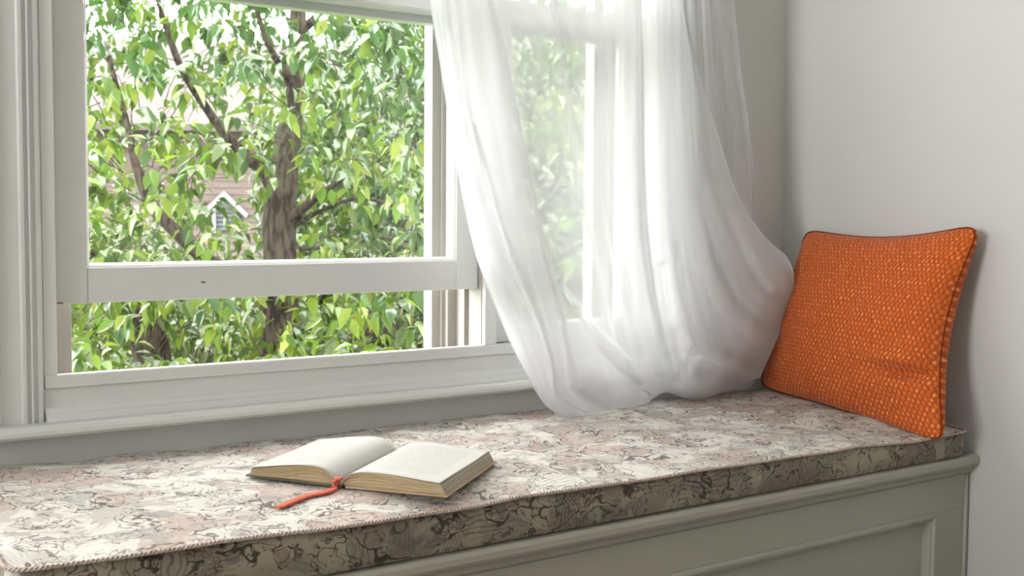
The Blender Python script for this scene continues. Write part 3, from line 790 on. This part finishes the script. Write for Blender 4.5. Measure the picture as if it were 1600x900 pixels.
# unit leaf: length 1 along +x, folded on its midrib and drooping to a point
def unit_leaf(droop=.25, fold=.18, wid=.2, twist=0.):
    st = [(0.0, 0), (.12, .45), (.36, 1.0), (.66, .74), (.88, .28), (1.0, 0)]; V = []; F = []
    for k, (x, w) in enumerate(st):
        z = -droop*x*x; y = wid*w; zz = z+fold*y
        V += [(x, 0, z)] if w == 0 else [(x, -y, zz+twist*x*y), (x, 0, z), (x, y, zz-twist*x*y)]
    F = [(0, 2, 1), (0, 3, 2)]
    for k in range(3):
        a = 1+k*3; F += [(a, a+1, a+4, a+3), (a+1, a+2, a+5, a+4)]
    F += [(10, 11, 13), (11, 12, 13)]
    return np.array(V), F
LEAVES = [unit_leaf(.12, .4, .26), unit_leaf(.35, .55, .25, .5), unit_leaf(.55, .3, .28, -.5), unit_leaf(.25, .7, .24)]
def leaf_frames(n, base, pos_spread, size, droop_bias, rng):
    """random drooping frames round cluster centres -> (n,3,3) axes, (n,3) origins, (n) sizes"""
    ang = rng.uniform(0, 2*np.pi, n); el = rng.normal(droop_bias, .45, n)
    d = np.stack([np.cos(ang)*np.cos(el), np.sin(ang)*np.cos(el), np.sin(el)], 1)
    up = np.stack([rng.normal(0, .35, n), rng.normal(0, .35, n), np.ones(n)], 1)
    y = np.cross(up, d); y /= np.linalg.norm(y, axis=1)[:, None]; z = np.cross(d, y)
    org = base+d*rng.uniform(0, 1, n)[:, None]*pos_spread+rng.normal(0, pos_spread*.35, (n, 3))
    return np.stack([d, y, z], 1), org, rng.uniform(*size, n)
def tints(n, rng, kind):
    pal = {'near': [(.05, .095, .016), (.07, .12, .02), (.03, .065, .018), (.10, .15, .022), (.14, .19, .03), (.09, .125, .05)],
           'top': [(.03, .075, .022), (.04, .09, .025), (.05, .11, .03)],
           'lime': [(.11, .19, .022), (.15, .22, .03), (.19, .23, .05), (.09, .17, .025)],
           'pale': [(.06, .11, .045), (.08, .135, .05), (.05, .095, .04), (.10, .15, .06)],
           'blossom': [(.26, .20, .13), (.24, .22, .11)]}[kind]
    p = np.array(pal)[rng.integers(0, len(pal), n)]*.60
    return p*rng.uniform(.75, 1.2, (n, 1))
def leaf_cloud(name, Ax, Or, Sz, Tn, parent):
    n = len(Or); variants = RNG.integers(0, 4, n); V = np.zeros((n, 14, 3))
    for k in range(4):
        m = variants == k; L = LEAVES[k][0]
        V[m] = Or[m][:, None, :]+(L[None]*Sz[m][:, None, None])@Ax[m]
    me = bpy.data.meshes.new(name); Fl = LEAVES[0][1]
    tri = [(f[0], f[1], f[2]) for f in Fl]+[(f[0], f[2], f[3]) for f in Fl if len(f) == 4]
    T_ = (np.array(tri)[None]+(np.arange(n)*14)[:, None, None]).reshape(-1, 3)
    me.vertices.add(n*14); me.vertices.foreach_set('co', V.astype('f').ravel())
    me.loops.add(T_.size); me.loops.foreach_set('vertex_index', T_.astype('i').ravel())
    me.polygons.add(len(T_)); me.polygons.foreach_set('loop_start', np.arange(len(T_), dtype='i')*3); me.polygons.foreach_set('loop_total', np.full(len(T_), 3, 'i'))
    me.polygons.foreach_set('use_smooth', np.ones(len(T_), bool))
    me.update(); a = me.color_attributes.new('tint', 'FLOAT_COLOR', 'POINT')
    col = np.ones((n, 14, 4)); col[:, :, :3] = Tn[:, None]; a.data.foreach_set('color', col.astype('f').ravel())
    o = link(name, me, M_leaf, parent); o['kind'] = 'stuff'; return o
def limb(name, nodes, parent, sides=14, rough=.10, n=60):
    """nodes: (u,v,depth,half width px)"""
    P = [atd(u, v, t) for u, v, t, w in nodes]; R = [w*t/FPX for u, v, t, w in nodes]
    c = catmull([(*p, r) for p, r in zip(P, R)], n)
    b = MB(); b.tube(c[:, :3], list(c[:, 3]*(1+rough*(vnoise(np.arange(n)*.6, np.zeros(n), len(nodes))-.5))), sides)
    o = b.make(name, M_bark, parent, 0, True)
    co = np.array([v.co for v in o.data.vertices]); k = np.arange(len(co)); ring = k//sides; a = k % sides
    ctr = c[np.minimum(ring, n-1), :3]; rr = co-ctr; rr *= (1+.16*(vnoise(a*1.7, ring*.25, 8)-.5))[:, None]
    o.data.vertices.foreach_set('co', (ctr+rr).astype('f').ravel()); return c
def in_view(p):
    d = p-CAM; z = d@fw; return 800+FPX*(d@RT)/z, 450+FPX*(d@DN)/z, z
TD = 5.9
tree = empty('cherry_tree'); 
tag(tree, 'cherry tree with furrowed trunk and drooping green leaves close outside the left window', 'tree')
spine = []
spine.append(limb('trunk', [(440, 1250, TD, 46), (436, 760, TD, 36), (436, 560, TD, 31), (437, 420, TD, 27), (437, 330, TD, 25), (440, 280, TD, 24), (452, 210, TD+.05, 19), (462, 110, TD+.1, 15), (466, 0, TD+.2, 12), (460, -220, TD+.3, 8)], tree, 20, .1, 110))
B = [
 [(438, 310, TD, 20), (418, 272, TD, 14), (385, 245, TD-.1, 10), (352, 210, TD-.15, 8), (320, 165, TD-.2, 7), (284, 108, TD-.3, 6), (262, 50, TD-.4, 5), (238, -40, TD-.5, 4), (220, -160, TD-.6, 3)],
 [(432, 470, TD, 18), (380, 430, TD-.2, 13), (318, 402, TD-.4, 11), (275, 362, TD-.5, 10), (240, 325, TD-.5, 10), (218, 275, TD-.5, 8), (200, 200, TD-.4, 5), (170, 90, TD-.3, 4)],
 [(450, 345, TD, 12), (478, 322, TD-.1, 8), (520, 290, TD-.3, 5), (590, 250, TD-.5, 4), (650, 220, TD-.6, 3)],
 [(455, 355, TD, 5), (500, 330, TD-.1, 3.5), (560, 310, TD-.2, 3), (640, 330, TD-.3, 2)],
 [(460, 60, TD+.1, 9), (500, 20, TD, 6), (560, -40, TD-.2, 5), (640, -110, TD-.4, 4)],
 [(455, 130, TD, 7), (420, 70, TD-.2, 5), (400, 10, TD-.3, 4), (390, -90, TD-.4, 3)],
 [(445, 390, TD, 4), (520, 385, TD-.2, 2.6), (600, 372, TD-.4, 2), (650, 380, TD-.5, 1.5)],
 [(458, 100, TD+.1, 6), (470, 40, TD-.3, 3), (468, -30, TD-.4, 2)],
 [(440, 540, TD, 9), (520, 530, TD+.2, 6), (600, 518, TD+.3, 5), (700, 490, TD+.5, 4)],
]
for nodes in B: spine.append(limb('branch', nodes, tree, 8, .1, 46))
spine.append(limb('trunk', [(300, 1300, TD+.4, 44), (262, 800, TD+.3, 38), (240, 600, TD+.2, 30), (228, 520, TD+.1, 27), (205, 470, TD, 20), (160, 420, TD-.1, 14), (90, 350, TD-.3, 8)], tree, 14, .1, 60))
# density of leaf clusters: thin where the photo shows sky high up and the house through the crown
def dens(u, v, t):
    d = 1.0
    if v < 200: d *= .50 if u < 330 else .60
    d *= 1-.93*math.exp(-((u-350)/78)**2-((v-300)/95)**2)
    d *= 1-.55*math.exp(-((u-560)/60)**2-((v-345)/45)**2)
    d *= 1-.75*math.exp(-((u-437)/34)**2-((v-375)/60)**2)
    d *= 1-.7*math.exp(-((u-285)/45)**2-((v-520)/40)**2)
    d *= 1-.6*math.exp(-((u-238)/30)**2-((v-520)/30)**2)
    if u > 700: d *= .55
    if 385 < u < 490 and 215 < v < 440: d *= .18 if t < TD else 1
    if v > 640: d *= .5
    return d
allsp = np.concatenate([s[:, :3] for s in spine]); r2 = np.random.default_rng(5)
cl = []; tries = 0
while len(cl) < 2300 and tries < 120000:
    tries += 1
    u = r2.uniform(20, 1150); v = r2.uniform(-230, 760); t = r2.uniform(TD-1.5, TD+1.7)
    if r2.uniform() > dens(u, v, t): continue
    if t < 4.9 and r2.uniform() < .35: continue
    p = atd(u, v, t)
    if p[1] < 1.25: continue
    cl.append((u, v, t, p))
Ax, Or, Sz, Tn = [], [], [], []; tw = MB()
for (u, v, t, p) in cl:
    n = int(r2.integers(5, 10)); kind = 'near'
    q = r2.uniform()
    if v < 120 and q < .75: kind = 'top'
    elif q < .26: kind = 'lime'
    elif u > 560 and q < .7: kind = 'pale'
    ax, og, sz = leaf_frames(n, p, .05, (.058, .092), -.6, r2)
    Ax.append(ax); Or.append(og); Sz.append(sz); tn = tints(n, r2, kind)
    if r2.uniform() < .07 and v > 150: tn[:2] = tints(2, r2, 'blossom'); sz[:2] *= .5
    Tn.append(tn)
    near = allsp[np.argmin(((allsp-p)**2).sum(1))]; d = near-p; L = np.linalg.norm(d); d = d/L*min(L, r2.uniform(.12, .34))
    mid = p+d*.5+r2.normal(0, .012, 3)
    tw.tube([p+np.array([0, 0, -.02]), mid, p+d+np.array([0, 0, -.03])], [.0012, .002, .003], 3, False)
Ax = np.concatenate(Ax); Or = np.concatenate(Or); Sz = np.concatenate(Sz); Tn = np.concatenate(Tn)
# which leaves show largest in the photo: near and through the panes
sc_ = []
for i in range(len(Or)):
    u, v, z = in_view(Or[i]); vis = (140 < u < 668 and 10 < v < 545) or (800 < u < 925 and 60 < v < 500)
    sc_.append(Sz[i]/z if vis else 0)
order = np.argsort(-np.array(sc_))[:300]; rest = np.setdiff1d(np.arange(len(Or)), order)
leaf_cloud('foliage', Ax[rest], Or[rest], Sz[rest], Tn[rest], tree)
o = tw.make('twigs', M_bark, tree); o['kind'] = 'stuff'
lm = []
for k in range(24):
    V, F = LEAVES[k % 4]; me = bpy.data.meshes.new('leaf'); me.from_pydata([tuple(v) for v in V], [], F); me.update()
    me.polygons.foreach_set('use_smooth', [True]*len(me.polygons)); a = me.color_attributes.new('tint', 'FLOAT_COLOR', 'POINT')
    c = tints(1, r2, ('near', 'near', 'lime', 'near', 'pale', 'near')[k % 6])[0]; a.data.foreach_set('color', [x for _ in V for x in (*c, 1.)]); me.materials.append(M_leaf); lm.append(me)
for n_, i in enumerate(order):
    o = bpy.data.objects.new('leaf', lm[n_ % 24]); COL.objects.link(o); o.parent = tree
    R3 = Matrix([list(r) for r in Ax[i]]).transposed().to_4x4()
    o.matrix_world = Matrix.Translation(Or[i])@R3@Matrix.Scale(float(Sz[i]), 4)

# ------------------------------------------------------------------ garden: ground, trees and bushes farther off
GZ = -1.6
M_grass = plain('lawn_grass', (.06, .11, .03), .95, .1, (6, (.10, .15, .05), (1, 1, 1)))
struct(MB().box((-30, .4, GZ-.1), (60, 60, GZ)).make('floor_garden', M_grass))
def far_tree(name, label, nodes, cx, cy, cz, rx, rz, nclus, kind, size, seed, cat='tree', group=None):
    root = empty(name); tag(root, label, cat, group); r = np.random.default_rng(seed)
    b = MB()
    for nd in nodes: b.tube([p[:3] for p in nd], [p[3] for p in nd], 8)
    b.make('trunk', M_bark, root, 0, True)
    v = r.normal(0, 1, (nclus, 3)); v /= np.linalg.norm(v, axis=1)[:, None]; v *= r.uniform(.35, 1, (nclus, 1))**.5
    P = np.array([cx, cy, cz])+v*np.array([rx, rx, rz])
    P = P[P[:, 2] > GZ+.1]
    ax, og, sz = leaf_frames(len(P)*6, np.repeat(P, 6, 0), .12, size, -.4, r)
    leaf_cloud('foliage', ax, og, sz, tints(len(og), r, kind), root)
    return root
def gp(u, t): p = atd(u, 330, t); return p[0], p[1]
x, y = gp(700, 9.0)
far_tree('leafy_tree', 'pale green leafy tree standing behind and right of the cherry tree', [[(x, y, GZ, .14), (x+.1, y, 0, .11), (x, y+.1, 1.6, .07)], [(x+.08, y, .2, .06), (x-.6, y, 1.2, .03)]], x, y, 1.2, 1.45, 1.5, 1500, 'pale', (.08, .13), 21)
x, y = gp(930, 8.0)
far_tree('leafy_tree', 'tree seen through the sheer curtain in the narrow right window', [[(x, y, GZ, .12), (x, y, .2, .09), (x+.1, y, 1.0, .05)]], x, y, .45, 1.0, 1.15, 1000, 'pale', (.08, .13), 22)
for k, (u, t, h, kind, lab) in enumerate([(150, 8.6, 1.0, 'near', 'green bush low outside at the far left of the window'), (300, 10.5, .62, 'near', 'green bush below the gabled house'), (520, 8.8, .85, 'near', 'green bush to the right of the cherry trunk'),
                                     (660, 8.6, .9, 'pale', 'pale bush at the right edge of the left window'), (820, 8.2, 1.0, 'pale', 'bush behind the left edge of the curtain')]):
    x, y = gp(u, t)
    far_tree('garden_bush', lab, [[(x, y, GZ, .05), (x, y, GZ+.6, .03)], [(x, y, GZ, .04), (x+.3, y, GZ+.7, .02)]], x, y, GZ+h+.45, .95, h+.35, 850, kind, (.07, .11), 30+k, 'bush')

# ------------------------------------------------------------------ house beyond the garden
M_clap = plain('faded_pink_clapboard', (.082, .062, .056), .8, .2, (9, (.066, .049, .045), (.3, .3, 6)))
M_htrim = plain('white_house_trim', (.13,.13,.13), .6)
M_louv = plain('grey_louvre', (.045, .048, .052), .7)
M_roof = plain('brown_grey_roof', (.05, .04, .038), .9)
def house(name, label, org, ang, Lx, z_eave, board_h, vent=None, roof_rise=1.2):
    root = empty(name); tag(root, label, 'house'); root.location = (org[0], org[1], 0); root.rotation_euler = (0, 0, ang)
    me = None; z0 = GZ; n = int((z_eave-z0)/board_h); bl = None
    # local frame: x along the facade, -y towards us
    MB().box((-Lx, .03, z0), (Lx, 3.0, z_eave)).make('wall_core', M_clap, root)
    prof = [(.03, 0), (-.018, 0), (-.004, board_h*1.02), (.03, board_h*1.02)]
    B_ = fixn(MB().prism(prof, -Lx, Lx, 'x').make('clapboard', M_clap, root)); B_.location = (0, 0, z0)
    for k in range(1, n):
        c = B_.copy(); COL.objects.link(c); c.parent = root; c.location = (0, 0, z0+k*board_h)
    fixn(MB().prism([(-.45, z_eave-.04), (1.5, z_eave+roof_rise), (3.45, z_eave-.04), (3.45, z_eave-.12), (1.5, z_eave+roof_rise-.1), (-.45, z_eave-.12)], -Lx-.2, Lx+.2, 'x').make('roof', M_roof, root))
    return root
hx = atd(352, 345, 15.0)
hs = house('pink_house', 'faded pink clapboard house with a small white gabled louvre, seen through the cherry tree', hx, -math.radians(30), 4.0, 1.0+1.08, .085)
# gabled louvre on the facade
lv = MB()
w_, h_ = .125, .40; zc_ = hx[2]-.13
MB().box((-w_, -.05, zc_), (w_, -.02, zc_+h_*.72)).make('louvre_backing', M_louv, hs)
sl = MB().box((-w_, -.0, 0), (w_, .006, .05)).make('louvre_slat', M_louv, hs); sl.location = (0, -.075, zc_+.015); sl.rotation_euler = (math.radians(-35), 0, 0)
for k in range(1, 6):
    c = sl.copy(); COL.objects.link(c); c.parent = hs; c.location = (0, -.075, zc_+.015+k*.055)
fixn(MB().prism([(-w_-.05, zc_+.27), (0, zc_+.46), (w_+.05, zc_+.27)], -.06, -.02, 'y').make('gable', M_louv, hs))
for s in (-1, 1):
    fixn(MB().prism([(s*(w_+.14), zc_+.17), (s*(w_+.17), zc_+.21), (0, zc_+.50), (0, zc_+.43)], -.13, -.02, 'y').make('bargeboard', M_htrim, hs))
fixn(MB().prism([(-w_-.02, zc_-.02), (-w_+.02, zc_-.02), (-w_+.02, zc_+.30), (-w_-.02, zc_+.27)], -.11, -.02, 'y').make('louvre_post', M_htrim, hs))
hx2 = atd(1000, 300, 25.0)
house('pink_house', 'second pale pink house farther right, glimpsed through the curtain and branches', hx2, -math.radians(42), 3.6, 1.0+3.4, .15)
